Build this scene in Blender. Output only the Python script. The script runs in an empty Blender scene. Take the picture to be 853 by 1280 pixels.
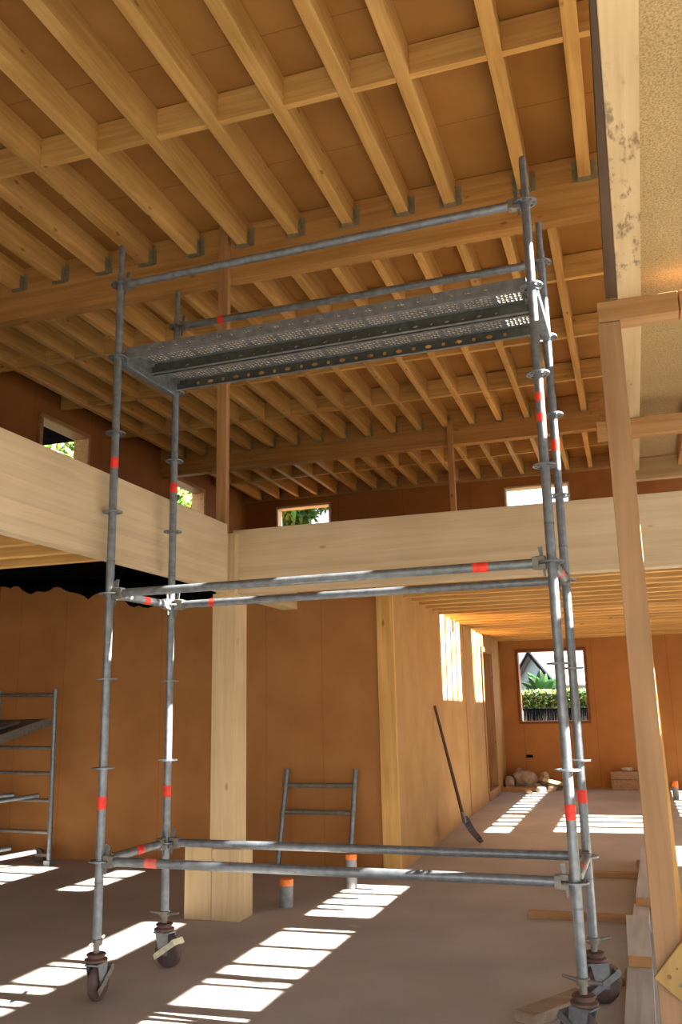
import bpy, math, random
from mathutils import Vector, Matrix
random.seed(7)
S = bpy.context.scene
COL = S.collection

# ------------------------------------------------------------------ materials
MATS = {}
def new_mat(name):
    m = bpy.data.materials.new(name); m.use_nodes = True
    nt = m.node_tree; b = nt.nodes['Principled BSDF']
    MATS[name] = m
    return m, nt, b
def nd(nt, t, **k):
    n = nt.nodes.new(t)
    for a, v in k.items(): setattr(n, a, v)
    return n
def ramp(nt, stops):
    r = nd(nt, 'ShaderNodeValToRGB'); cr = r.color_ramp
    while len(cr.elements) < len(stops): cr.elements.new(.5)
    for e, (p, c) in zip(cr.elements, stops):
        e.position = p; e.color = (c[0], c[1], c[2], 1)
    return r
def wood(name, c_lo, c_hi, axis, knots=.5, lam=0, rough=.65, scale=1.0, var=.12):
    m, nt, b = new_mat(name); L = nt.links
    tc = nd(nt, 'ShaderNodeTexCoord'); oi = nd(nt, 'ShaderNodeObjectInfo')
    off = nd(nt, 'ShaderNodeVectorMath', operation='SCALE'); off.inputs[0].default_value = (17, 31, 23)
    L.new(oi.outputs['Random'], off.inputs['Scale'])
    add = nd(nt, 'ShaderNodeVectorMath', operation='ADD')
    L.new(tc.outputs['Object'], add.inputs[0]); L.new(off.outputs[0], add.inputs[1])
    mp = nd(nt, 'ShaderNodeMapping')
    s = [22*scale]*3; s[axis] = 1.1*scale
    mp.inputs['Scale'].default_value = s
    L.new(add.outputs[0], mp.inputs[0])
    n1 = nd(nt, 'ShaderNodeTexNoise'); n1.inputs['Scale'].default_value = 1.0; n1.inputs['Detail'].default_value = 5; n1.inputs['Distortion'].default_value = .7
    L.new(mp.outputs[0], n1.inputs['Vector'])
    n2 = nd(nt, 'ShaderNodeTexNoise'); n2.inputs['Scale'].default_value = 1.3; n2.inputs['Detail'].default_value = 3
    L.new(add.outputs[0], n2.inputs['Vector'])
    r = ramp(nt, [(.3, c_lo), (.68, c_hi)])
    L.new(n1.outputs['Fac'], r.inputs[0])
    # knots
    mk = nd(nt, 'ShaderNodeMapping'); sk = [6.5*scale]*3; sk[axis] = 2.9*scale
    mk.inputs['Scale'].default_value = sk; L.new(add.outputs[0], mk.inputs[0])
    vo = nd(nt, 'ShaderNodeTexVoronoi'); vo.inputs['Scale'].default_value = 1.0
    L.new(mk.outputs[0], vo.inputs['Vector'])
    kr = ramp(nt, [(.06, (1, 1, 1)), (.11, (0, 0, 0))]); L.new(vo.outputs['Distance'], kr.inputs[0])
    km = nd(nt, 'ShaderNodeMath', operation='MULTIPLY'); km.inputs[1].default_value = knots; L.new(kr.outputs[0], km.inputs[0])
    mx = nd(nt, 'ShaderNodeMix', data_type='RGBA'); L.new(km.outputs[0], mx.inputs[0]); L.new(r.outputs[0], mx.inputs[6])
    mx.inputs[7].default_value = (c_lo[0]*.35, c_lo[1]*.28, c_lo[2]*.22, 1)
    # variation
    hv = nd(nt, 'ShaderNodeHueSaturation')
    vm = nd(nt, 'ShaderNodeMapRange'); vm.inputs['To Min'].default_value = 1-var; vm.inputs['To Max'].default_value = 1+var
    L.new(oi.outputs['Random'], vm.inputs[0]); L.new(vm.outputs[0], hv.inputs['Value'])
    L.new(mx.outputs[2], hv.inputs['Color'])
    mul = nd(nt, 'ShaderNodeMix', data_type='RGBA', blend_type='MULTIPLY'); mul.inputs[0].default_value = 1
    r2 = ramp(nt, [(.3, (.86, .84, .8)), (.7, (1.05, 1.05, 1.05))]); L.new(n2.outputs['Fac'], r2.inputs[0])
    L.new(hv.outputs[0], mul.inputs[6]); L.new(r2.outputs[0], mul.inputs[7])
    out = mul.outputs[2]
    if lam:   # glued lamellas
        sp = nd(nt, 'ShaderNodeSeparateXYZ'); L.new(tc.outputs['Object'], sp.inputs[0])
        dv = nd(nt, 'ShaderNodeMath', operation='DIVIDE'); dv.inputs[1].default_value = lam; L.new(sp.outputs[2], dv.inputs[0])
        fl = nd(nt, 'ShaderNodeMath', operation='FLOOR'); L.new(dv.outputs[0], fl.inputs[0])
        wn = nd(nt, 'ShaderNodeTexWhiteNoise', noise_dimensions='1D'); L.new(fl.outputs[0], wn.inputs['W'])
        fr = nd(nt, 'ShaderNodeMath', operation='FRACT'); L.new(dv.outputs[0], fr.inputs[0])
        lt = nd(nt, 'ShaderNodeMath', operation='LESS_THAN'); lt.inputs[1].default_value = .035; L.new(fr.outputs[0], lt.inputs[0])
        a = nd(nt, 'ShaderNodeMapRange'); a.inputs['To Min'].default_value = .93; a.inputs['To Max'].default_value = 1.04; L.new(wn.outputs['Value'], a.inputs[0])
        sb = nd(nt, 'ShaderNodeMath', operation='MULTIPLY'); sb.inputs[1].default_value = -.1; L.new(lt.outputs[0], sb.inputs[0])
        ad = nd(nt, 'ShaderNodeMath', operation='ADD'); L.new(a.outputs[0], ad.inputs[0]); L.new(sb.outputs[0], ad.inputs[1])
        h2 = nd(nt, 'ShaderNodeHueSaturation'); L.new(ad.outputs[0], h2.inputs['Value']); L.new(out, h2.inputs['Color'])
        out = h2.outputs[0]
    L.new(out, b.inputs['Base Color'])
    b.inputs['Roughness'].default_value = rough; b.inputs['Specular IOR Level'].default_value = .3
    bp = nd(nt, 'ShaderNodeBump'); bp.inputs['Strength'].default_value = .12; bp.inputs['Distance'].default_value = .004
    L.new(n1.outputs['Fac'], bp.inputs['Height']); L.new(bp.outputs[0], b.inputs['Normal'])
    return m
JL, JH = (.50, .27, .075), (.68, .41, .145)
for ax, nm in ((0, 'x'), (1, 'y'), (2, 'z')):
    wood('joist_wood_'+nm, JL, JH, ax, .7)
    wood('pale_wood_'+nm, (.50, .36, .195), (.60, .455, .265), ax, .55, var=.04)
    wood('brown_wood_'+nm, (.36, .18, .07), (.50, .28, .12), ax, .8)
wood('glulam_x', (.565, .43, .265), (.645, .51, .335), 0, .45, lam=.042, var=.02)
wood('glulam_y', (.565, .43, .265), (.645, .51, .335), 1, .45, lam=.042, var=.02)
wood('roof_beam_x', (.42, .20, .055), (.56, .30, .10), 0, .6, lam=.05, var=.04)
wood('grey_plank', (.45, .465, .455), (.66, .665, .64), 1, 0, scale=.8)
wood('frame_wood', (.16, .05, .012), (.24, .085, .025), 0, .2)
wood('dusty_wood', (.25, .18, .12), (.40, .31, .22), 0, .5)
wood('edge_wood', (.06, .035, .02), (.10, .06, .03), 1, .2)
wood('prop_wood', (.32, .18, .09), (.45, .27, .14), 2, .6, scale=.7, var=.03)
wood('brace_wood', (.40, .24, .08), (.54, .36, .135), 2, .7, scale=.7)

def board(name, c1, c2, pitch=None, axis=0, scale=2.5, rough=.75, speckle=0, joint=.5, offset=0., pitch2=None, axis2=2, off2=0.):
    m, nt, b = new_mat(name); L = nt.links
    tc = nd(nt, 'ShaderNodeTexCoord')
    n = nd(nt, 'ShaderNodeTexNoise'); n.inputs['Scale'].default_value = scale; n.inputs['Detail'].default_value = 6
    L.new(tc.outputs['Object'], n.inputs['Vector'])
    r = ramp(nt, [(.32, c1), (.68, c2)]); L.new(n.outputs['Fac'], r.inputs[0])
    out = r.outputs[0]
    if speckle:
        v = nd(nt, 'ShaderNodeTexNoise'); v.inputs['Scale'].default_value = speckle; v.inputs['Detail'].default_value = 3
        L.new(tc.outputs['Object'], v.inputs['Vector'])
        r3 = ramp(nt, [(.36, (.68, .64, .58)), (.60, (1.12, 1.12, 1.12))]); L.new(v.outputs['Fac'], r3.inputs[0])
        mu = nd(nt, 'ShaderNodeMix', data_type='RGBA', blend_type='MULTIPLY'); mu.inputs[0].default_value = 1
        L.new(out, mu.inputs[6]); L.new(r3.outputs[0], mu.inputs[7]); out = mu.outputs[2]
    for pt, ax, of in ((pitch, axis, offset), (pitch2, axis2, off2)):
        if not pt: continue
        sp = nd(nt, 'ShaderNodeSeparateXYZ'); L.new(tc.outputs['Object'], sp.inputs[0])
        ad = nd(nt, 'ShaderNodeMath', operation='ADD'); ad.inputs[1].default_value = of+100*pt; L.new(sp.outputs[ax], ad.inputs[0])
        dv = nd(nt, 'ShaderNodeMath', operation='DIVIDE'); dv.inputs[1].default_value = pt; L.new(ad.outputs[0], dv.inputs[0])
        fr = nd(nt, 'ShaderNodeMath', operation='FRACT'); L.new(dv.outputs[0], fr.inputs[0])
        lt = nd(nt, 'ShaderNodeMath', operation='LESS_THAN'); lt.inputs[1].default_value = .008/pt; L.new(fr.outputs[0], lt.inputs[0])
        fm = nd(nt, 'ShaderNodeMath', operation='MULTIPLY'); fm.inputs[1].default_value = joint; L.new(lt.outputs[0], fm.inputs[0])
        mx = nd(nt, 'ShaderNodeMix', data_type='RGBA'); L.new(fm.outputs[0], mx.inputs[0]); L.new(out, mx.inputs[6])
        mx.inputs[7].default_value = (c1[0]*.35, c1[1]*.3, c1[2]*.3, 1); out = mx.outputs[2]
    L.new(out, b.inputs['Base Color']); b.inputs['Roughness'].default_value = rough
    b.inputs['Specular IOR Level'].default_value = .25
    return m
board('fibre_back', (.37, .155, .045), (.44, .20, .062), pitch=.607, axis=0, offset=.54-.01, joint=.3)
board('fibre_middle', (.46, .25, .085), (.55, .31, .115), pitch=.83, axis=1, offset=.42)
board('fibre_far', (.40, .165, .045), (.47, .205, .06), pitch=.65, axis=0, offset=.05)
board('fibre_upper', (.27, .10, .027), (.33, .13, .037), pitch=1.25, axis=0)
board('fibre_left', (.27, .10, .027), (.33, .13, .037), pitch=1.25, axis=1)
board('roof_board', (.29, .13, .03), (.36, .175, .045), pitch=1.25, axis=1, scale=1.6, offset=.66)
board('particle_board', (.37, .26, .125), (.43, .31, .155), scale=2, speckle=110)
board('concrete', (.40, .37, .335), (.50, .465, .425), scale=1.3, rough=.8)
board('ground', (.14, .14, .10), (.19, .18, .14), scale=.8, rough=.9)
board('unseen_outer_wall', (.42, .36, .28), (.48, .42, .33), scale=1)
board('black_membrane', (.002, .002, .002), (.005, .005, .005), scale=5, rough=1)
board('hedge', (.06, .12, .02), (.25, .32, .07), scale=9)
board('dry_grass', (.26, .22, .15), (.48, .43, .32), scale=14)
board('house_wall', (.17, .20, .205), (.20, .23, .235), scale=1)
board('house_roof', (.20, .15, .14), (.25, .19, .18), scale=3)
board('white_roof', (.5, .5, .5), (.55, .55, .55), scale=3)
board('dark_trim', (.006, .006, .007), (.012, .012, .014), scale=3)
board('stone', (.36, .27, .19), (.52, .42, .31), scale=12)
board('grime', (.15, .08, .04), (.3, .17, .09), scale=12)

def plain(name, c, rough=.6, metal=0., spec=.4):
    m, nt, b = new_mat(name); L = nt.links
    tc = nd(nt, 'ShaderNodeTexCoord'); n = nd(nt, 'ShaderNodeTexNoise'); n.inputs['Scale'].default_value = 25; n.inputs['Detail'].default_value = 4
    L.new(tc.outputs['Object'], n.inputs['Vector'])
    r = ramp(nt, [(.3, [x*.72 for x in c]), (.7, [min(1, x*1.15) for x in c])]); L.new(n.outputs['Fac'], r.inputs[0])
    L.new(r.outputs[0], b.inputs['Base Color'])
    b.inputs['Roughness'].default_value = rough; b.inputs['Metallic'].default_value = metal
    b.inputs['Specular IOR Level'].default_value = spec
    return m
plain('galvanised', (.215, .238, .265), .4, .5)
plain('galvanised_dark', (.17, .18, .185), .5, .5)
plain('lit_rim_steel', (.72, .68, .56), .35, .3)  # lighter copy of the steel, paints light caught on punched hole rims
plain('shaded_steel', (.085, .085, .07), .5, .4)  # dark copy of the deck steel, shade of the inner flanges put into colour
plain('dull_steel', (.22, .205, .18), .55, .4)
plain('rusty_hub', (.14, .085, .07), .7, .3)
plain('rubber', (.10, .065, .06), .8)
plain('red_tape', (.85, .05, .03), .5)
plain('faded_red', (.75, .16, .12), .6)
plain('cream_lever', (.72, .70, .50), .5)
plain('grey_plastic', (.22, .22, .23), .5)
plain('orange_cap', (.85, .22, .04), .5)
plain('shovel_steel', (.12, .11, .12), .5, .5)
plain('shovel_wood', (.10, .055, .03), .6)
plain('leaf_green', (.085, .19, .03), .6)
plain('leaf_yellow', (.30, .31, .04), .6)
plain('leaf_dark', (.025, .06, .015), .6)
plain('banana_leaf', (.05, .17, .03), .45)
plain('bark', (.10, .07, .05), .8)
plain('hanger_steel', (.30, .27, .17), .5, .4)
plain('cardboard', (.36, .22, .13), .8)
plain('pale_sheet', (.55, .50, .45), .6)
def stained():
    m = MATS['pale_wood_y'].copy(); m.name = 'stained_wood'; MATS['stained_wood'] = m; nt = m.node_tree; L = nt.links; b = nt.nodes['Principled BSDF']
    src = b.inputs['Base Color'].links[0].from_socket
    tc = nd(nt, 'ShaderNodeTexCoord'); mp = nd(nt, 'ShaderNodeMapping'); mp.inputs['Scale'].default_value = (14, 4.5, 14); L.new(tc.outputs['Object'], mp.inputs[0])
    n = nd(nt, 'ShaderNodeTexNoise'); n.inputs['Scale'].default_value = 1; n.inputs['Detail'].default_value = 6; n.inputs['Roughness'].default_value = .7; L.new(mp.outputs[0], n.inputs['Vector'])
    r = ramp(nt, [(.52, (0, 0, 0)), (.60, (1, 1, 1))]); L.new(n.outputs['Fac'], r.inputs[0])
    sp = nd(nt, 'ShaderNodeSeparateXYZ'); L.new(tc.outputs['Object'], sp.inputs[0])
    g = ramp(nt, [(.40, (0, 0, 0)), (.52, (1, 1, 1)), (.86, (1, 1, 1)), (.93, (0, 0, 0))]); dv = nd(nt, 'ShaderNodeMath', operation='DIVIDE'); dv.inputs[1].default_value = 3.4; L.new(sp.outputs[1], dv.inputs[0]); L.new(dv.outputs[0], g.inputs[0])
    mu = nd(nt, 'ShaderNodeMath', operation='MULTIPLY'); L.new(r.outputs[0], mu.inputs[0]); L.new(g.outputs[0], mu.inputs[1])
    m2 = nd(nt, 'ShaderNodeMath', operation='MULTIPLY'); m2.inputs[1].default_value = .75; L.new(mu.outputs[0], m2.inputs[0])
    mx = nd(nt, 'ShaderNodeMix', data_type='RGBA'); L.new(m2.outputs[0], mx.inputs[0]); L.new(src, mx.inputs[6]); mx.inputs[7].default_value = (.12, .075, .04, 1)
    L.new(mx.outputs[2], b.inputs['Base Color'])
stained()
for q_ in ('black_membrane', 'dark_trim'): MATS[q_].node_tree.nodes['Principled BSDF'].inputs['Specular IOR Level'].default_value = 0
M = MATS

# ------------------------------------------------------------------ mesh helpers
class MB:
    def __init__(s): s.v = []; s.f = []; s.m = []
    def quad(s, pts, mi=0):
        n = len(s.v); s.v += [tuple(p) for p in pts]; s.f.append(tuple(range(n, n+len(pts)))); s.m.append(mi)
    def box(s, x0, x1, y0, y1, z0, z1, mi=0, mat=None):
        n = len(s.v)
        P = [(x, y, z) for x in (x0, x1) for y in (y0, y1) for z in (z0, z1)]
        if mat is not None: P = [tuple(mat @ Vector(p)) for p in P]
        s.v += P
        for f in ((0, 1, 3, 2), (4, 6, 7, 5), (0, 4, 5, 1), (2, 3, 7, 6), (0, 2, 6, 4), (1, 5, 7, 3)):
            s.f.append(tuple(n+i for i in f)); s.m.append(mi)
        return s
    def tube(s, p0, p1, r0, r1=None, n=20, mi=0, cap=True):
        r1 = r0 if r1 is None else r1
        p0 = Vector(p0); p1 = Vector(p1); d = (p1-p0).normalized()
        a = Vector((0, 0, 1)) if abs(d.z) < .9 else Vector((1, 0, 0))
        u = d.cross(a).normalized(); w = d.cross(u)
        b = len(s.v)
        for p, r in ((p0, r0), (p1, r1)):
            for i in range(n):
                t = 2*math.pi*i/n; s.v.append(tuple(p+u*math.cos(t)*r+w*math.sin(t)*r))
        for i in range(n):
            j = (i+1) % n; s.f.append((b+i, b+j, b+n+j, b+n+i)); s.m.append(mi)
        if cap:
            s.f.append(tuple(b+i for i in range(n))[::-1]); s.m.append(mi)
            s.f.append(tuple(b+n+i for i in range(n))); s.m.append(mi)
        return s
    def path(s, pts, r, n=12, mi=0):
        for a, b in zip(pts, pts[1:]): s.tube(a, b, r, n=n, mi=mi)
        return s
    def lathe(s, c, axis, prof, n=28, mi=0, closed=False):
        c = Vector(c); d = Vector(axis).normalized()
        a = Vector((0, 0, 1)) if abs(d.z) < .9 else Vector((1, 0, 0))
        u = d.cross(a).normalized(); w = d.cross(u); b = len(s.v)
        for r, h in prof:
            for i in range(n):
                t = 2*math.pi*i/n; s.v.append(tuple(c+d*h+u*math.cos(t)*r+w*math.sin(t)*r))
        k = len(prof); rng = range(k) if closed else range(k-1)
        for q in rng:
            q2 = (q+1) % k
            for i in range(n):
                j = (i+1) % n; s.f.append((b+q*n+i, b+q*n+j, b+q2*n+j, b+q2*n+i)); s.m.append(mi)
        return s
    def build(s, name, mats, parent=None, origin=None, smooth=False, bevel=0, solid=0):
        if not isinstance(mats, (list, tuple)): mats = [mats]
        me = bpy.data.meshes.new(name)
        v = s.v
        if origin is not None: v = [(a-origin[0], b-origin[1], c-origin[2]) for a, b, c in v]
        me.from_pydata(v, [], s.f); me.update()
        for m in mats: me.materials.append(M[m] if isinstance(m, str) else m)
        for p, i in zip(me.polygons, s.m): p.material_index = i
        import bmesh
        bm = bmesh.new(); bm.from_mesh(me); bmesh.ops.recalc_face_normals(bm, faces=bm.faces); bm.to_mesh(me); bm.free()
        if smooth:
            for p in me.polygons: p.use_smooth = len(p.vertices) == 4
        o = bpy.data.objects.new(name, me); COL.objects.link(o)
        if origin is not None: o.location = origin
        if parent is not None: o.parent = parent
        if smooth:
            md = o.modifiers.new('edge', 'EDGE_SPLIT'); md.split_angle = math.radians(40)
        if bevel:
            md = o.modifiers.new('bevel', 'BEVEL'); md.width = bevel; md.segments = 1; md.limit_method = 'ANGLE'
        if solid:
            md = o.modifiers.new('solid', 'SOLIDIFY'); md.thickness = solid
        return o
def tag(o, label, cat, group=None, kind=None):
    o['label'] = label; o['category'] = cat
    if group: o['group'] = group
    if kind: o['kind'] = kind
    return o
def struct(o, label=None, cat=None):
    o['kind'] = 'structure'
    if label: o['label'] = label
    if cat: o['category'] = cat
    return o
def empty(name, loc, label=None, cat=None, group=None, rz=0):
    o = bpy.data.objects.new(name, None); COL.objects.link(o); o.location = loc; o.rotation_euler.z = rz
    o.empty_display_size = .1
    if label: tag(o, label, cat, group)
    return o
def copy_tree(o, loc=None, kids=None, parent=None):
    c = o.copy(); COL.objects.link(c)
    if parent is not None: c.parent = parent
    if loc is not None: c.location = loc
    for ch in [k for k in bpy.data.objects if k.parent == o]: copy_tree(ch, parent=c)
    return c
ORD = ['first', 'second', 'third', 'fourth', 'fifth', 'sixth', 'seventh', 'eighth', 'ninth', 'tenth', 'eleventh', 'twelfth',
       'thirteenth', 'fourteenth', 'fifteenth', 'sixteenth', 'seventeenth', 'eighteenth', 'nineteenth', 'twentieth',
       'twenty-first', 'twenty-second', 'twenty-third', 'twenty-fourth', 'twenty-fifth', 'twenty-sixth', 'twenty-seventh']

def wall(name, p0, p1, th, z0, z1, holes, mat, label, cat='wall', solids=()):
    """wall from p0 to p1 (plan), thickness th to the left of the direction; holes = (a0,a1,z0,z1) along the wall"""
    d = Vector((p1[0]-p0[0], p1[1]-p0[1], 0)); L = d.length; d.normalize(); n = Vector((-d.y, d.x, 0))
    us = sorted({0, L} | {h[i] for h in holes+list(solids) for i in (0, 1)}); us = [u for u in us if 0 <= u <= L]
    zs = sorted({z0, z1} | {h[i] for h in holes+list(solids) for i in (2, 3)}); zs = [z for z in zs if z0 <= z <= z1]
    def solid(i, j):
        if i < 0 or j < 0 or i >= len(us)-1 or j >= len(zs)-1: return False
        a = (us[i]+us[i+1])/2; b = (zs[j]+zs[j+1])/2
        for h in solids:
            if h[0] < a < h[1] and h[2] < b < h[3]: return True
        return not any(h[0] < a < h[1] and h[2] < b < h[3] for h in holes)
    mb = MB(); P = lambda u, z, t: tuple(Vector((p0[0], p0[1], 0))+d*u+n*t+Vector((0, 0, z)))
    for i in range(len(us)-1):
        for j in range(len(zs)-1):
            if not solid(i, j): continue
            a, b, c, e = us[i], us[i+1], zs[j], zs[j+1]
            mb.quad([P(a, c, 0), P(b, c, 0), P(b, e, 0), P(a, e, 0)]); mb.quad([P(a, c, th), P(a, e, th), P(b, e, th), P(b, c, th)])
            if not solid(i-1, j): mb.quad([P(a, c, 0), P(a, e, 0), P(a, e, th), P(a, c, th)])
            if not solid(i+1, j): mb.quad([P(b, c, 0), P(b, c, th), P(b, e, th), P(b, e, 0)])
            if not solid(i, j-1): mb.quad([P(a, c, 0), P(a, c, th), P(b, c, th), P(b, c, 0)])
            if not solid(i, j+1): mb.quad([P(a, e, 0), P(b, e, 0), P(b, e, th), P(a, e, th)])
    o = mb.build(name, mat)
    struct(o, label, cat)
    return o
def beam(name, x0, x1, y0, y1, z0, z1, mat, label=None, cat=None, group=None, parent=None, bevel=.003):
    o = MB().box(x0, x1, y0, y1, z0, z1).build(name, mat, parent, origin=((x0+x1)/2, (y0+y1)/2, z0) if parent is None else None, bevel=bevel)
    if label: tag(o, label, cat, group)
    return o

# ------------------------------------------------------------------ the shell
XL, XR, YF = -6.9, 1.8, 16.8
struct(MB().box(XL-.2, XR+.12, -3.2, YF+.2, -.25, 0).build('floor', 'concrete'), 'dusty grey brown screed floor of the building', 'floor')
struct(MB().box(XL-.3, XR+.13, -2.8, 15.3, 5.66, 5.72).build('ceiling', 'roof_board'), 'brown fibreboard roof decking above the joists', 'ceiling')
struct(MB().box(XL-.3, XR+.3, 15.2, YF+.2, 2.84, 2.98).build('ceiling_rear', 'roof_board'), 'flat board ceiling over the rear end of the ground floor', 'ceiling')
wall('wall_back', (-2.3, 8.35), (XL, 8.35), -.12, 0, 2.99, [], 'fibre_back', 'orange brown fibreboard wall behind the wooden column')
# middle wall with doorway
mw0, mw1 = (-2.21, 8.36), (-2.37, YF)
wall('wall_middle', mw0, mw1, .12, 0, 2.82, [(5.95, 7.1, .12, 2.42)], 'fibre_middle', 'light fibreboard wall with sunlit patches and dark doorway')
wall('wall_far', (XL, YF), (XR, YF), .16, 0, 2.84, [(XL*-1-2.09+.04, XL*-1-.78-.04, 1.15, 2.45)], 'fibre_far', 'far fibreboard wall with a window onto the garden')
wall('wall_inner', (-3.5, 13.2), (-3.5, YF), .1, 0, 2.82, [], 'fibre_back', 'fibreboard wall in the room behind the doorway')
# upper walls
def up(x): return x-XL
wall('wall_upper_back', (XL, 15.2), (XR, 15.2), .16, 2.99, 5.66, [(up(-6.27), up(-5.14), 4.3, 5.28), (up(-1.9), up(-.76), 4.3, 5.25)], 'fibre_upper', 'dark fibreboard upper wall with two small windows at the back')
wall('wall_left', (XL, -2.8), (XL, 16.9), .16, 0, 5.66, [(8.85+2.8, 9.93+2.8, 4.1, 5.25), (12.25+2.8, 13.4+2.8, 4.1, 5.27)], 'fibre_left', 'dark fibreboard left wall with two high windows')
# right wall, out of view: openings and slats added to shape the sun patches
Y0 = -2.8
def H(a, b, z0, z1): return (a-Y0, b-Y0, z0, z1)
A_, B_, C2, F_, E_ = .16, .21, .164, .14, .09
holes = [H(-2.0, 2.5, .15, 1.7), H(2.8, 8.2, .06, .62), H(4.2, 5.6, 4.22, 5.36), H(6.95+.29, 7.93+.29, 4.22, 5.36), H(10.88+A_, 12.33+A_, 4.22, 5.38), H(13.45+A_, 14.62+A_, 4.22, 5.36),  # first two openings added so sunlit floor bounces fill light upwards
         H(3.2, 6.12+B_, 3.30, 3.55), H(3.2, 7.75+C2, 2.47, 2.84), H(8.55, 10.45, .25, 1.24), H(11.25+E_, 12.9+E_, 1.1, 1.92), H(11.05+F_, 16.3+F_, 2.2, 2.44), H(13.0, 16.4, .3, .95)]
sol = []
for c, w in ((3.68, .05), (4.09, .05), (4.475, .05), (4.89, .045), (5.045, .07), (5.30, .055), (5.705, .055), (6.12, .06), (6.46, .2), (6.965, .055), (7.385, .055)):
    sol.append(H(c-w*.62+C2, c+w*.62+C2, 2.3, 2.9))
for c, w in ((3.7, .06), (4.1, .05), (4.42, .08), (4.62, .07), (5.10, .05), (5.17, .02)): sol.append(H(c-w/2+B_, c+w/2+B_, 3.2, 3.6))
for c in (11.71, 12.2, 12.66): sol.append(H(c-.07+E_, c+.07+E_, 1.0, 2.0))
for k in range(12):
    c = 11.62+.40*k+F_; sol.append(H(c-.085, c+.085, 2.1, 2.5))
sol.append(H(12.78+F_, 13.02+F_, 2.1, 2.5))
for k in range(8):
    c = 13.35+.40*k; sol.append(H(c-.09, c+.09, .2, 1.0))
wall('unseen_wall_right', (XR, Y0), (XR, 16.9), -.10, 0, 5.66, holes, 'unseen_outer_wall', 'unseen right hand wall, slatted openings added to shape the sunlight', solids=sol)
wall('unseen_wall_front', (XL, -2.8), (XR, -2.8), -.12, 0, 5.66, [(.6, 8.1, .1, 2.5)], 'unseen_outer_wall', 'unseen wall behind the viewer, wide opening added to admit light')  # opening added out of view to let low light in from behind
# trims
struct(MB().box(-2.36, -2.195, 8.30, 8.36, 0, 2.62).build('trim_1', 'joist_wood_z', bevel=.003), 'light wooden corner board at the end of the partition', 'trim')
o = MB().box(-2.22, -2.12, 8.3, YF, 2.76, 2.82).build('trim_2', 'joist_wood_y'); struct(o, 'wooden plate along the top of the light wall', 'trim')
o.parent = None
struct(MB().box(-2.30, -2.283, 12.60, 12.635, 0, 2.76).build('trim_4', 'brown_wood_z'), 'dark upright seam between panels of the light wall', 'trim')
# window frames
def wframe(name, a0, a1, z0, z1, plane, pos, d0, d1, w, mat, label):
    mb = MB()
    for u0, u1, v0, v1 in ((a0-w, a1+w, z1, z1+w), (a0-w, a1+w, z0-w, z0), (a0-w, a0, z0, z1), (a1, a1+w, z0, z1)):
        if plane == 'y': mb.box(u0, u1, pos+d0, pos+d1, v0, v1)
        else: mb.box(pos+d0, pos+d1, u0, u1, v0, v1)
    return struct(mb.build(name, mat, bevel=.004), label, 'window')
wframe('window_1', 8.9, 9.88, 4.12, 5.20, 'x', XL, -.2, .04, .06, 'brown_wood_y', 'high left window with dark eaves and leaves outside')
wframe('window_2', 12.3, 13.35, 4.12, 5.22, 'x', XL, -.2, .04, .06, 'brown_wood_y', 'high left window filled with bright foliage')
wframe('window_3', -6.22, -5.19, 4.3, 5.24, 'y', 15.2, -.02, .2, .04, 'pale_wood_x', 'small upper back window with yellow green foliage outside')
wframe('window_4', -1.86, -.80, 4.3, 5.21, 'y', 15.2, -.02, .2, .035, 'pale_wood_x', 'small upper back window glowing white behind the poles')
wframe('window_5', -2.03, -.84, 1.17, 2.43, 'y', YF, -.03, .2, .05, 'frame_wood', 'ground floor window onto a white gabled house and hedge')
MBd = MB(); ax = lambda Y: -2.21-(Y-8.36)*.16/8.44
for y0, y1, z0, z1 in ((14.31, 14.40, .12, 2.42), (15.36, 15.46, .12, 2.42), (14.40, 15.36, 2.34, 2.42), (14.4, 15.36, .0, .14)):
    MBd.box(ax(14.9)-.13, ax(14.9)+.03, y0, y1, z0, z1)
struct(MBd.build('door_1', 'brown_wood_z', bevel=.003), 'rough wooden doorway frame in the light wall', 'door')

# ------------------------------------------------------------------ main beams
beam('glulam_beam', -3.0, XR, 6.35, 6.49, 2.42, 2.94, 'glulam_x', 'pale deep glulam beam edging the upper floor, crossing the picture behind the scaffold', 'beam')
beam('glulam_beam', -3.055, -2.962, .3, 6.17, 2.43, 2.955, 'glulam_y', 'pale deep glulam beam coming towards the viewer on the left', 'beam')
# roof beam 1 split around the post, beam 2
beam('roof_beam', XL, XR, 6.30, 6.42, 5.145, 5.655, 'roof_beam_x', 'nearer long roof beam above the scaffold rail', 'beam')
beam('roof_beam', XL, -.12, 11.9, 12.04, 5.145, 5.655, 'roof_beam_x', 'farther long roof beam behind the scaffold deck', 'beam')
beam('roof_beam', -.12, XR, 11.9, 12.04, 5.10, 5.655, 'roof_beam_x', 'short end of the farther roof beam behind the timber prop', 'beam')
beam('wall_plate', XL, XR, 15.12, 15.2, 5.40, 5.655, 'brown_wood_x', 'timber plate on top of the rear upper wall', 'beam')
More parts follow.
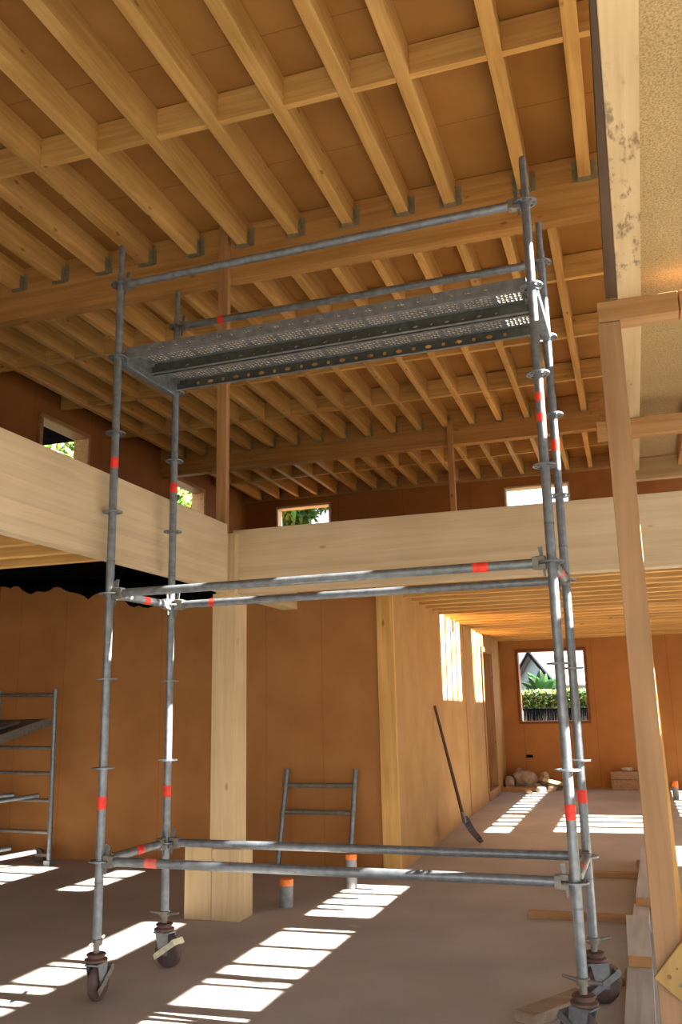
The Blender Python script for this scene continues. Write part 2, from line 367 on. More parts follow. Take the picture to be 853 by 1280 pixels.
# posts
c = empty('timber_column', (-3.04, 6.4, 0), 'pale timber column with wider foot under the corner of the glulam beams', 'column')
def child(name, x0, x1, y0, y1, z0, z1, mat, par, bevel=.003):
    l = par.location
    return MB().box(x0-l.x, x1-l.x, y0-l.y, y1-l.y, z0-l.z, z1-l.z).build(name, mat, par, bevel=bevel)
child('shaft', -3.14, -2.945, 6.28, 6.51, .5, 2.42, 'pale_wood_z', c)
child('head', -3.11, -2.945, 6.28, 6.35, 2.42, 2.905, 'pale_wood_z', c)
child('foot_block', -3.335, -3.112, 6.255, 6.5, 0, .512, 'pale_wood_z', c)
child('foot_block', -3.11, -2.885, 6.255, 6.5, 0, .5, 'pale_wood_z', c)
beam('beam_bracket', -3.1, -3.0, 6.17, 6.28, 2.43, 2.9, 'pale_wood_z', 'pale wooden packing block between left glulam beam and column', 'block')
beam('timber_post', -3.10, -3.01, 6.24, 6.30, 2.905, 5.655, 'brown_wood_z', 'slim brown post standing on the column up to the nearer roof beam', 'post')
beam('timber_post', -2.235, -2.155, 11.84, 11.9, 2.85, 5.5, 'brown_wood_z', 'slim post beyond the cross beam under the farther roof beam', 'post')
beam('ceiling_beam', -3.1, -2.95, 6.51, 7.67, 2.42, 2.62, 'pale_wood_y', 'short stub of pale beam running back from the column head', 'beam')

# ------------------------------------------------------------------ roof joists
def hanger(par, y, z, w, side=1, plate=.045, h=.17):
    mb = MB()
    mb.box(-w/2-plate, -w/2-.004, y-.004, y, z, z+h); mb.box(w/2+.004, w/2+plate, y-.004, y, z, z+h)
    mb.box(-w/2-.005, w/2+.005, y-.06, y, z-.006, z-.001)
    mb.box(-w/2-.005, -w/2-.001, y-.06, y, z, z+h*.8); mb.box(w/2+.001, w/2+.005, y-.06, y, z, z+h*.8)
    return mb.build('joist_hanger', 'hanger_steel', par)
def joist(w, y0, y1, z, mat, hang=True, plate=.045):
    o = MB().box(-w/2, w/2, y0, y1, 0, 5.655-z).build('roof_joist', mat, bevel=.003)
    o.location = (0, 0, z)
    if hang:
        h = hanger(o, y1, 0, w, plate=plate)
    return o
LAB = {0: 'bay nearest the viewer', 1: 'middle bay', 2: 'far bay'}
def place_joists(proto, xs, group, lab, z):
    xs = sorted(xs, reverse=True)
    for i, x in enumerate(xs):
        o = proto if i == 0 else copy_tree(proto)
        o.location = (x, 0, z)
        tag(o, '%s roof joist from the right in the %s' % (ORD[i], lab), 'joist', group)
j1x = [-5.75, -5.27, -4.81, -4.34, -3.89, -3.41, -2.93, -2.458, -1.975, -1.503, -1.115, -.53, -.07]
j1x = [x+.05 for x in j1x+[-6.22, -6.68]]
place_joists(joist(.095, 1.0, 6.30, 5.43, 'joist_wood_y'), j1x, 'roof joists of the near bay', 'bay nearest the viewer', 5.43)
j2x = [-.345+.02-.386*k for k in range(17)]
place_joists(joist(.075, 6.42, 11.9, 5.41, 'joist_wood_y', plate=.03), j2x, 'roof joists of the middle bay', 'middle bay', 5.41)
j3x = [-.38-.386*k for k in range(17)]; j3x = [.0]+j3x
place_joists(joist(.07, 12.04, 15.12, 5.43, 'joist_wood_y', plate=.025), j3x, 'roof joists of the far bay', 'far bay', 5.43)
def blocking(xs, w, y, z, row, group):
    xs = sorted(xs, reverse=True)
    xs = [xs[0]+.47]+xs+[xs[-1]-.47]
    n = 0
    for a, b in zip(xs, xs[1:]):
        l, r = max(b+w/2, XL+.02), a-w/2
        if r-l < .1: continue
        beam('blocking_board', l, r, y, y+.05, z+.005, 5.65, 'joist_wood_x', '%s blocking piece from the right, %s' % (ORD[n], row), 'blocking', group, bevel=0)
        n += 1
blocking(j1x, .095, 4.72, 5.43, 'in the row across the near bay', 'blocking pieces of the near bay')
blocking(j1x, .095, 3.3, 5.43, 'in the row closest to the viewer', 'blocking pieces closest to the viewer')
blocking(j2x, .075, 7.85, 5.41, 'in the front row of the middle bay', 'front blocking row of the middle bay')
blocking(j2x, .075, 9.25, 5.41, 'in the central row of the middle bay', 'central blocking row of the middle bay')
blocking(j2x, .075, 10.6, 5.41, 'in the rear row of the middle bay', 'rear blocking row of the middle bay')
blocking(j3x, .07, 13.75, 5.43, 'in the row of the far bay', 'blocking pieces of the far bay')

# ------------------------------------------------------------------ floor joists
k = 0
y = 6.965
while y < 16.6:
    x0 = -3.2 if y < 8.2 else -2.32
    if 7.9 < y < 8.4: x0 = -2.3
    beam('floor_joist', x0, XR, y-.035, y+.035, 2.62, 2.82, 'joist_wood_x', '%s upper floor joist behind the pale cross beam' % ORD[k], 'joist', 'upper floor joists on the right')
    y += .388; k += 1
k = 0
for y in (4.87, 4.56, 4.22, 3.88, 3.54, 3.2, 2.86, 2.52):
    beam('floor_joist', XL, -3.055, y-.03, y+.03, 2.49, 2.70, 'joist_wood_x', '%s upper floor joist from the black membrane on the left' % ORD[k], 'joist', 'upper floor joists on the left'); k += 1
beam('cover_board', XL, -3.06, 2.3, 4.8, 2.70, 2.73, 'particle_board', 'floor boarding above the joists at the left edge', 'board', bevel=0)
beam('pale_panel', -4.9, -3.1, 4.82, 5.3, 2.701, 2.72, 'pale_sheet', 'pale grey sheet tucked between joists and black membrane', 'sheet', bevel=0)
# membrane
mb = MB(); nx, ny = 60, 16
def mp(i, j):
    x = XL+.02+(3.5)*i/nx; t = j/ny
    y = 5.32+(8.27-5.32)*t
    z = 2.66+.30*t+.03*math.sin(i*.35+j*.4)*math.sin(t*3.1)
    return (x, y, z)
for i in range(nx):
    for j in range(ny): mb.quad([mp(i, j), mp(i+1, j), mp(i+1, j+1), mp(i, j+1)])
rag = [.035*math.sin(i*.55)+.02*math.sin(i*1.37+1)+random.uniform(-.012, .012) for i in range(nx+1)]
def bot(i):
    x = XL+.02+3.5*i/nx
    if x < -6.2: z = 2.93-.06*(x+6.9)/.7
    elif x < -5.5: z = 2.87-.1*(x+6.2)/.7
    elif x < -5.0: z = 2.77-.13*(x+5.5)/.5
    elif x < -4.2: z = 2.62
    else: z = 2.62+.1*min(1, (x+4.2))
    return z+rag[i]
for i in range(nx):
    a = mp(i, ny); b = mp(i+1, ny)
    mb.quad([a, b, (b[0], 8.26, bot(i+1)), (a[0], 8.26, bot(i))])
tag(mb.build('black_membrane', 'black_membrane', solid=.006, smooth=True), 'black ragged membrane hanging under the left upper floor against the wall', 'membrane')

# ------------------------------------------------------------------ temporary deck on the right
t = empty('timber_prop', (.04, 4.56, 0), 'square timber prop standing near the right edge of the picture', 'post')
child('shaft', -.017, .1, 4.5, 4.62, 0, 3.47, 'prop_wood', t)
mb = MB()
for yy in (-.02, .05): mb.v += [(.052, yy, 1.7), (.062, yy, 1.7), (.094, yy, 0), (.052, yy, 0)]
mb.f += [(0, 1, 2, 3), (4, 5, 6, 7), (0, 1, 5, 4), (1, 2, 6, 5), (2, 3, 7, 6), (3, 0, 4, 7)]; mb.m += [0]*6
mb.build('side_board', 'joist_wood_z', t)
beam('header_beam', -.01, .23+.16, 4.5, 4.63, 3.475, 3.588, 'prop_wood' if 0 else 'brown_wood_x', 'short brown header piece on top of the timber prop', 'beam')
beam('header_beam', .395, XR, 4.5, 4.63, 3.475, 3.588, 'brown_wood_x', 'header piece butted to the right of the one on the timber prop', 'beam')
beam('header_beam', -.10, XR, 6.6, 6.72, 3.455, 3.585, 'brown_wood_x', 'second header beam passing behind the timber prop', 'beam')
beam('header_beam', .05, XR, 8.25, 8.33, 3.50, 3.70, 'pale_wood_x', 'pale end board closing the raised deck at the back', 'beam')
def ybeam(x0a, x1a, ya, x0b, x1b, yb, z0, z1, mat, label):
    mb = MB(); n = [(x0a, ya), (x1a, ya), (x1b, yb), (x0b, yb)]
    for z in (z0, z1): mb.v += [(a, b, z) for a, b in n]
    mb.f += [(0, 1, 2, 3), (4, 5, 6, 7), (0, 1, 5, 4), (1, 2, 6, 5), (2, 3, 7, 6), (3, 0, 4, 7)]; mb.m += [0]*6
    return tag(mb.build('deck_beam', mat, bevel=.003, origin=(x0a, ya, z0)), label, 'beam')
ybeam(.06, .184, 1.2, .097, .214, 4.57, 3.59, 3.705, 'stained_wood', 'pale beam under the raised deck overhead, with dirty marks')
ybeam(.105, .215, 4.575, .112, .22, 8.25, 3.59, 3.705, 'pale_wood_y', 'pale beam under the raised deck between prop and back')
ybeam(.535, .60, 6.73, .555, .62, 8.24, 3.60, 3.70, 'brown_wood_y', 'brown bearer under the rear panel of the raised deck')
def slab(name, pts, z0, z1, mat, label, cat, front=None):
    mb = MB(); n = len(pts)
    for z in (z0, z1): mb.v += [(a, b, z) for a, b in pts]
    mb.f += [tuple(range(n)), tuple(range(n, 2*n))]+[(i, (i+1) % n, n+(i+1) % n, n+i) for i in range(n)]; mb.m += [0, 0]+[1 if front and i == 0 else 0 for i in range(n)]
    return tag(mb.build(name, [mat, front] if front else mat), label, cat)
slab('edge_board', [(.057, 1.95), (.067, 1.95), (.0945, 4.49), (.036, 4.49)], 3.597, 3.707, 'edge_wood', 'dark brown board along the left side of the dirty overhead beam', 'board')
slab('particle_board_panel', [(.07, 1.0), (.48, 1.0), (.48, 5.3), (.06, 5.3)], 3.708, 3.728, 'particle_board', 'speckled particle board panel overhead at the upper right', 'board')
slab('particle_board_panel', [(.05, 5.305), (.68, 5.305), (.68, 8.24), (.07, 8.24)], 3.708, 3.728, 'particle_board', 'speckled particle board panel of the raised deck behind the prop', 'board')
# diagonal brace
b = Vector((-.03-.04, 4.482-4.56, .31))
mb = MB(); ang = math.radians(50)
R_ = Matrix.Rotation(-ang, 4, 'Y')
mb.box(0, 1.0, -.015, .015, -.15, 0, mat=R_)
br = mb.build('brace', 'brace_wood', t, bevel=.003); br.location = b; br['label'] = 'yellowish diagonal board nailed across the foot'
mb = MB()
p = R_ @ Vector((.055, 0, -.10)); mb.lathe((p.x, -.016, p.z), (0, -1, 0), [(0.0001, .004), (.006, .003), (.007, 0)], n=12)
mb.build('screw', 'galvanised', br)
mb = MB()
p = R_ @ Vector((.05, 0, -.045)); mb.lathe((p.x, -.0155, p.z), (0, -1, 0), [(0.0001, .0006), (.009, .0004), (.01, 0)], n=12)
p = R_ @ Vector((.10, 0, -.05)); mb.lathe((p.x, -.0155, p.z), (0, -1, 0), [(0.0001, .0006), (.004, .0004), (.005, 0)], n=12)
mb.build('knot', 'grime', br)

# ------------------------------------------------------------------ planks on the floor (right)
def plank(name, pts, z0, z1, mat, label, cat='plank'):
    return slab(name, pts, z0, z1, mat, label, cat, front='brown_wood_x')
plank('floor_plank', [(-.187, 3.9), (-.045, 3.9), (-.037, 5.75), (-.172, 5.75)], .0, .05, 'grey_plank', 'long weathered grey plank on the floor beside the prop, nearest the viewer')
plank('floor_plank', [(-.165, 5.6), (-.039, 5.6), (-.042, 6.6), (-.187, 6.6)], .052, .11, 'grey_plank', 'short grey plank lapped over the nearest plank')
plank('floor_plank', [(-.152, 6.62), (-.04, 6.62), (-.035, 7.2), (-.14, 7.2)], .0, .06, 'grey_plank', 'narrow grey plank lying between the lapped planks')
plank('floor_plank', [(-.123, 7.12), (.27, 7.12), (.5, 9.4), (-.07, 9.4)], .062, .12, 'grey_plank', 'wide grey board catching the sun behind the prop')
beam('floor_plank', -.12, .5, 9.0, 9.1, 0, .06, 'brown_wood_x', 'brown bearer under the far end of the wide grey board', 'plank')
beam('floor_batten', -.875, -.165, 6.85, 6.93, 0, .045, 'brown_wood_x', 'brown batten lying on the floor behind the right scaffold wheels', 'batten')
beam('floor_batten', -.68, -.10, 8.48, 8.56, 0, .045, 'brown_wood_x', 'farther brown batten lying on the floor by the wide board', 'batten')
mb = MB(); Rm = Matrix.Translation((-.70, 4.72, 0)) @ Matrix.Rotation(math.radians(58), 4, 'Z')
mb.box(0, .5, -.13, 0, 0, .055, mat=Rm)
tag(mb.build('timber_offcut', 'dusty_wood', bevel=.006), 'short dusty timber offcut lying beside the front right scaffold wheel', 'offcut')
mb = MB(); Rm = Matrix.Translation((-.34, 5.42, 0)) @ Matrix.Rotation(math.radians(40), 4, 'Z')
mb.box(0, .12, -.10, 0, 0, .04, mat=Rm)
tag(mb.build('timber_offcut', 'brace_wood', bevel=.004), 'small yellow timber offcut between scaffold wheel and grey planks', 'offcut')

# ------------------------------------------------------------------ pipes
def pipe(x, y, h, r, label, cap=.05):
    e = empty('drain_pipe', (x, y, 0), label, 'pipe', 'pipe stubs in the floor')
    MB().lathe((0, 0, 0), (0, 0, 1), [(r, 0), (r, h-cap), (r-.004, h-cap)], n=32).build('pipe', 'grey_plastic', e, smooth=True)
    MB().lathe((0, 0, 0), (0, 0, 1), [(r+.002, h-cap), (r+.003, h-.004), (r-.002, h), (.001, h)], n=32).build('cap', 'orange_cap', e, smooth=True)
pipe(-2.73, 6.80, .208, .052, 'grey pipe stub with orange cap nearest the timber column')
pipe(-2.443, 7.58, .28, .048, 'taller grey pipe stub with orange cap under the leaning metal frame', .045)
pipe(.47, 15.0, .275, .045, 'distant grey pipe stub with orange cap at the right edge', .095)

# ------------------------------------------------------------------ leaning ladder frame
e = empty('short_ladder', (-2.87, 8.2, 0), 'small galvanised ladder frame leaning on the wall behind the pipes', 'ladder')
l = e.location
A0, A1 = Vector((-3.345, 8.1, .02))-l, Vector((-3.30, 8.27, .93))-l
B0, B1 = Vector((-2.63, 8.1, .02))-l, Vector((-2.60, 8.27, .93))-l
for a, b in ((A0, A1), (B0, B1)): MB().tube(a, b, .024).build('stile', 'galvanised', e, smooth=True)
for t_ in (.835, .57):
    MB().tube(A0.lerp(A1, t_), B0.lerp(B1, t_), .023).build('rung', 'dull_steel', e, smooth=True)
for a, b in ((A0, A1), (B0, B1)):
    for t_ in (.83, .565): MB().tube(a.lerp(b, t_-.03), a.lerp(b, t_+.03), .03).build('collar', 'dull_steel', e, smooth=True)

# ------------------------------------------------------------------ shovel
e = empty('shovel', (-1.85, 10.2, 0), 'long handled shovel leaning on the light wall with blade on the floor', 'shovel')
l = e.location
top = Vector((-2.235, 10.25, 1.50))-l; nk = Vector((-1.955, 10.17, .33))-l
MB().tube(top, nk, .016, .02, n=14).build('handle', 'shovel_wood', e, smooth=True)
MB().tube(nk, Vector((-1.93, 10.165, .22))-l, .021, .026, n=14).build('socket', 'dull_steel', e, smooth=True)
mb = MB(); tip = Vector((-1.76, 10.13, .012))-l; sh = Vector((-1.95, 10.165, .27))-l
ax_ = (tip-sh); side = Vector((.18, 1, 0)).normalized(); nrm = ax_.cross(side).normalized()
NU, NV = 10, 8
def bp(i, j):
    t = i/NU; s_ = (j/NV-.5)*2
    w = .105*(1-.25*t) * (1 if t < .8 else math.sqrt(max(0.02, 1-((t-.8)/.2)**2*.75)))
    if t < .1: w *= .6+4*t
    return tuple(sh+ax_*t+side*w*s_+nrm*(.028*(s_*s_)-.02*math.sin(t*3.14)))
for i in range(NU):
    for j in range(NV): mb.quad([bp(i, j), bp(i+1, j), bp(i+1, j+1), bp(i, j+1)])
mb.build('blade', 'shovel_steel', e, smooth=True, solid=.004)

# ------------------------------------------------------------------ left stack of frames
e = empty('metal_rack', (-6.2, 8.0, 0), 'grey ladder shaped metal rack of tubes standing by the wall at the left edge', 'rack')
l = e.location
MB().tube((.39, 0, .02), (.37, .0, 1.76), .024).build('stile', 'galvanised', e, smooth=True)
MB().tube((-.36, 0, .02), (-.34, .0, 1.76), .024).build('stile', 'galvanised', e, smooth=True)
for z in (1.71, 1.42, 1.165, .91, .64, .33):
    MB().tube((-.35, 0, z), (.38, 0, z-.01), .019).build('rung', 'dull_steel', e, smooth=True)
MB().box(.355, .425, -.04, .04, 0, .05).build('foot', 'galvanised', e)
# decks/tubes reaching towards the viewer
def rail(name, p, q, r, mat, label, group=None):
    return MB().tube(Vector(p)-l, Vector(q)-l, r, n=16).build('brace_tube', mat, e, smooth=True)
p_ = empty('deck_board', (-6.2, 7.6, 1.45), 'grey scaffold board resting on the upper rung of the metal rack', 'scaffold board')
p_.rotation_euler.x = .2; p_.location = (-6.2, 7.6, 1.37)
MB().box(-.35, .30, -.75, .37, -.03, .01).build('board', 'galvanised_dark', p_, bevel=.004)
MB().box(-.36, -.33, -.76, .38, -.07, .02).build('side_rail', 'dull_steel', p_)
MB().box(.29, .32, -.76, .38, -.07, .02).build('side_rail', 'dull_steel', p_)
mb = MB()
for i in range(7):
    a = -.3+.08*i; mb.tube((a, -.4, .03), (a+.05, .1, .035), .018, n=8)
o = mb.build('clamp_heap', 'dull_steel', smooth=True); o.location = (-6.25, 7.58, 1.37); o.rotation_euler.x = .2; tag(o, 'small heap of grey couplers on the board of the metal rack', 'couplers')
rail('scaffold_tube', (-5.92, 7.93, .69), (-6.62, 7.15, .60), .021, 'galvanised', 'sunlit tube hooked on the middle rung of the left frame, front one')
rail('scaffold_tube', (-6.25, 7.96, .69), (-6.95+.12, 7.4, .66), .021, 'galvanised', 'sunlit tube hooked on the middle rung of the left frame, back one')
rail('scaffold_tube', (-5.92, 7.93, .14), (-6.62, 7.15, .05), .023, 'galvanised', 'sunlit tube lying low at the foot of the left frame, front one')
rail('scaffold_tube', (-6.25, 7.96, .16), (-6.8, 7.4, .10), .023, 'galvanised', 'sunlit tube lying low at the foot of the left frame, back one')
w_ = empty('caster_wheel', (-6.05, 8.15, .07), 'dark loose caster lying behind the foot of the metal rack', 'wheel')
MB().lathe((0, -.02, 0), (0, 1, 0), [(.001, 0), (.065, 0), (.07, .01), (.07, .03), (.065, .04), (.001, .04)], n=24).build('tyre', 'rubber', w_, smooth=True)
MB().box(-.02, .14, -.03, .03, -.01, .02).build('fork', 'dull_steel', w_)

# ------------------------------------------------------------------ scaffold tower
T = empty('scaffold_tower', (-1.6, 4.76, 0), 'tall galvanised rolling scaffold tower with a perforated steel deck near the top', 'scaffold')
TL = T.location
def loc(x, y, z): return Vector((x-TL.x, y-TL.y, z))
POL = {'FL': (-2.895, 4.443), 'BL': (-2.868, 5.13), 'FR': (-.333, 4.382), 'BR': (-.318, 5.095)}
ZR = [.715+.495*k for k in range(8)]
def rosette(par, c, z):
    mb = MB(); n = 32
    # disc with eight holes: rings of sectors
    R0, R1, R2, R3 = .025, .036, .052, .061
    def ring(r0, r1, za, zb, a0=0, a1=2*math.pi, nn=32):
        for i in range(nn):
            t0 = a0+(a1-a0)*i/nn; t1 = a0+(a1-a0)*(i+1)/nn
            P = lambda r, t, zz: (c[0]+r*math.cos(t), c[1]+r*math.sin(t), zz)
            mb.quad([P(r0, t0, zb), P(r1, t0, zb), P(r1, t1, zb), P(r0, t1, zb)]); mb.quad([P(r0, t0, za), P(r0, t1, za), P(r1, t1, za), P(r1, t0, za)])
            mb.quad([P(r1, t0, za), P(r1, t1, za), P(r1, t1, zb), P(r1, t0, zb)]); mb.quad([P(r0, t0, za), P(r0, t0, zb), P(r0, t1, zb), P(r0, t1, za)])
    ring(R0, R1, z-.004, z+.004); ring(R2, R3, z-.004, z+.004)
    for k_ in range(8):
        a = k_*math.pi/4+math.pi/8; ring(R1, R2, z-.004, z+.004, a-.16, a+.16, 3)
    return mb.build('rosette', 'galvanised', par)
def caster(key, ang, lever, ztop):
    x, y = POL[key]; cx = loc(x, y, 0)
    par = bpy.data.objects.new('caster', None); COL.objects.link(par); par.parent = T; par.location = cx; par.rotation_euler.z = ang
    # spindle, wing nut, bearing
    MB().tube((0, 0, .22), (0, 0, .36), .017, n=16).build('spindle', 'dull_steel', par, smooth=True)
    mb = MB(); mb.lathe((0, 0, .285), (0, 0, 1), [(.02, 0), (.03, .0), (.032, .03), (.02, .035)], n=20)
    for s_ in (-1, 1):
        mb.tube((s_*.025, 0, .30), (s_*.10, s_*.012, .308), .011, .007, n=10)
    mb.build('wing_nut', 'dull_steel', par, smooth=True)
    mb = MB(); mb.lathe((0, 0, .20), (0, 0, 1), [(.001, 0), (.05, 0), (.062, .008), (.062, .018), (.045, .026), (.045, .034), (.055, .038), (.05, .046), (.001, .05)], n=28)
    mb.build('swivel_bearing', 'rusty_hub', par, smooth=True)
    MB().box(-.055, .055, -.04, .04, .19, .20).build('top_plate', 'galvanised', par, bevel=.002)
    r = .095; wx = .035
    mb = MB(); mb.lathe((wx, -.023, r), (0, 1, 0), [(.03, 0), (r-.02, 0), (r-.006, .004), (r, .012), (r, .034), (r-.006, .042), (r-.02, .046), (.03, .046)], n=36)
    mb.build('wheel', 'rubber', par, smooth=True)
    mb = MB(); mb.lathe((wx, -.03, r), (0, 1, 0), [(.001, 0), (.03, 0), (.034, .008), (.034, .052), (.03, .06), (.001, .06)], n=20)
    mb.build('hub', 'rusty_hub', par, smooth=True)
    mb = MB()
    for s_ in (-1, 1):
        pts = [(-.04, .19), (.06, .19), (.065, .12), (wx+.02, r-.022), (wx-.02, r-.022), (-.02, .12)]
        n0 = len(mb.v)
        for yy in (s_*.032, s_*.037): mb.v += [(a, yy, b) for a, b in pts]
        k_ = len(pts); mb.f += [tuple(n0+i for i in range(k_)), tuple(n0+k_+i for i in range(k_))]+[(n0+i, n0+(i+1) % k_, n0+k_+(i+1) % k_, n0+k_+i) for i in range(k_)]; mb.m += [0]*(k_+2)
    mb.build('fork', 'galvanised', par)
    mb = MB()
    Rl = Matrix.Translation((wx, 0, r+.01)) @ Matrix.Rotation(math.radians(-32), 4, 'Y')
    mb.box(-.09, .09, -.047, -.040, -.017, .017, mat=Rl); mb.box(-.02, .09, .040, .047, -.017, .017, mat=Rl); mb.box(.075, .095, -.047, .047, -.015, .02, mat=Rl)
    mb.build('brake_lever', lever, par, bevel=.002)
    return par
for key, (x, y) in POL.items():
    z0, z1 = .31, 4.25
    st = MB().tube(loc(x, y, z0), loc(x, y, z1), .02415, n=28).build('standard', 'galvanised', T, smooth=True)
    mb = MB(); mb.tube(loc(x, y, z1), loc(x, y, z1+.02), .02415, .019, n=24); mb.tube(loc(x, y, z1+.02), loc(x, y, 4.45), .019, n=24)
    mb.tube(loc(x, y, 4.45), loc(x, y, 4.458), .019, .015, n=24)
    mb.build('spigot', 'galvanised', st, smooth=True)
    # pole joint collars
    for zc in (2.39, .60): MB().tube(loc(x, y, zc), loc(x, y, zc+.008), .0255, n=24).build('joint_collar', 'galvanised_dark', st, smooth=True)
    for z in ZR: rosette(st, loc(x, y, 0), z)
    for z, h in ((3.0, .065), (1.022, .07)):
        if key == 'FR' and z > 2: bands = ((3.06, .045), (2.95, .045))
        else: bands = ((z, h),)
        for zc, hh in bands:
            MB().tube(loc(x, y, zc-hh/2), loc(x, y, zc+hh/2), .0252, n=28, cap=False).build('tape', 'red_tape', st, smooth=True)
caster('FL', math.radians(95), 'dull_steel', 0)
caster('BL', math.radians(-12), 'cream_lever', 0)
caster('FR', math.radians(150), 'galvanised_dark', 0)
caster('BR', math.radians(25), 'galvanised', 0)
def ledger(a, b, z, tapes=(), tmat='red_tape', r=.02415):
    pa = loc(*POL[a], z); pb = loc(*POL[b], z); d = (pb-pa).normalized(); L_ = (pb-pa).length
    g = .075
    ld = MB().tube(pa+d*g, pb-d*g, r, n=28).build('ledger', 'galvanised', T, smooth=True)
    up_ = Vector((0, 0, 1)); sd = d.cross(up_)
    for p, s_ in ((pa, 1), (pb, -1)):
        dd = d*s_
        mb = MB()
        Mx = Matrix(((dd.x, sd.x, 0, p.x), (dd.y, sd.y, 0, p.y), (0, 0, 1, p.z), (0, 0, 0, 1)))
        mb.box(.028, .08, -.019, .019, .006, .034, mat=Mx); mb.box(.028, .08, -.019, .019, -.034, -.006, mat=Mx); mb.box(.062, .095, -.024, .024, -.03, .03, mat=Mx)
        mb.build('wedge_head', 'dull_steel', ld, bevel=.003)
        mb = MB(); Mw = Mx @ Matrix.Rotation(math.radians(4), 4, 'Y')
        n0 = len(mb.v)
        for yy in (-.003, .003):
            for a_, b_ in ((.036, -.065), (.047, -.065), (.058, .085), (.036, .085)): mb.v.append(tuple(Mw @ Vector((a_, yy, b_))))
        mb.f += [(n0, n0+1, n0+2, n0+3), (n0+4, n0+5, n0+6, n0+7)]+[(n0+i, n0+(i+1) % 4, n0+4+(i+1) % 4, n0+4+i) for i in range(4)]; mb.m += [0]*6
        mb.build('wedge', 'galvanised_dark', ld)
    for f, w in tapes:
        c_ = pa+d*(L_*f); MB().tube(c_-d*w/2, c_+d*w/2, r+.001, n=28, cap=False).build('tape', tmat, ld, smooth=True)
    return ld
ledger('FL', 'FR', ZR[0], [(.13, .075)], 'faded_red'); ledger('BL', 'BR', ZR[0])
ledger('FL', 'BL', ZR[0], [(.55, .07)]); ledger('FR', 'BR', ZR[0], [(.45, .07)], 'faded_red')
ledger('FL', 'FR', ZR[3], [(.862, .08)]); ledger('BL', 'BR', ZR[3], [(.12, .035)])
ledger('FL', 'BL', ZR[3], [(.55, .06)]); ledger('FR', 'BR', ZR[3], [(.5, .1)], 'faded_red')
ledger('FL', 'FR', ZR[7]); ledger('BL', 'BR', ZR[7], [(.137, .05)])
# deck transoms: U sections
for a, b in (('FL', 'BL'), ('FR', 'BR')):
    pa = loc(*POL[a], ZR[6]); pb = loc(*POL[b], ZR[6]); d = (pb-pa).normalized(); sd = d.cross(Vector((0, 0, 1)))
    Mx = Matrix(((d.x, sd.x, 0, pa.x), (d.y, sd.y, 0, pa.y), (0, 0, 1, pa.z), (0, 0, 0, 1))); L_ = (pb-pa).length
    mb = MB(); mb.box(.06, L_-.06, -.026, -.022, -.03, .03, mat=Mx); mb.box(.06, L_-.06, .022, .026, -.03, .03, mat=Mx); mb.box(.06, L_-.06, -.026, .026, -.034, -.03, mat=Mx)
    mb.box(.028, .075, -.02, .02, .006, .034, mat=Mx); mb.box(.028, .075, -.02, .02, -.034, -.006, mat=Mx)
    mb.box(L_-.075, L_-.028, -.02, .02, .006, .034, mat=Mx); mb.box(L_-.075, L_-.028, -.02, .02, -.034, -.006, mat=Mx)
    mb.build('deck_transom', 'galvanised', T, bevel=.002)
# perforated steel planks
def perf(mb, O, U, V, us, vs, hole, depth=0, N=None, mi=0, n=8):
    """sheet O+U*u+V*v, cut in cells; hole(i,j)->(ru,rv) or None"""
    for i in range(len(us)-1):
        for j in range(len(vs)-1):
            a, b, c, d = us[i], us[i+1], vs[j], vs[j+1]; h = hole(i, j)
            P = lambda u, v, k=0: tuple(O+U*u+V*v+(N*k if N else Vector((0, 0, 0))))
            if h is None: mb.quad([P(a, c), P(b, c), P(b, d), P(a, d)], mi); continue
            m, q = (a+b)/2, (c+d)/2
            out = [(b, q), (b, d), (m, d), (a, d), (a, q), (a, c), (m, c), (b, c)]
            inn = [(m+h[0]*math.cos(k*math.pi/4), q+h[1]*math.sin(k*math.pi/4)) for k in range(8)]
            for k in range(8):
                k2 = (k+1) % 8
                mb.quad([P(*out[k]), P(*out[k2]), P(*inn[k2]), P(*inn[k])], mi)
                if depth: mb.quad([P(*inn[k]), P(*inn[k2]), P(*inn[k2], depth), P(*inn[k], depth)], mi+1)
dL = Vector((POL['FR'][0]-POL['FL'][0], POL['FR'][1]-POL['FL'][1], 0)); LEN = dL.length; dU = dL.normalized(); dV = Vector((-dU.y, dU.x, 0))
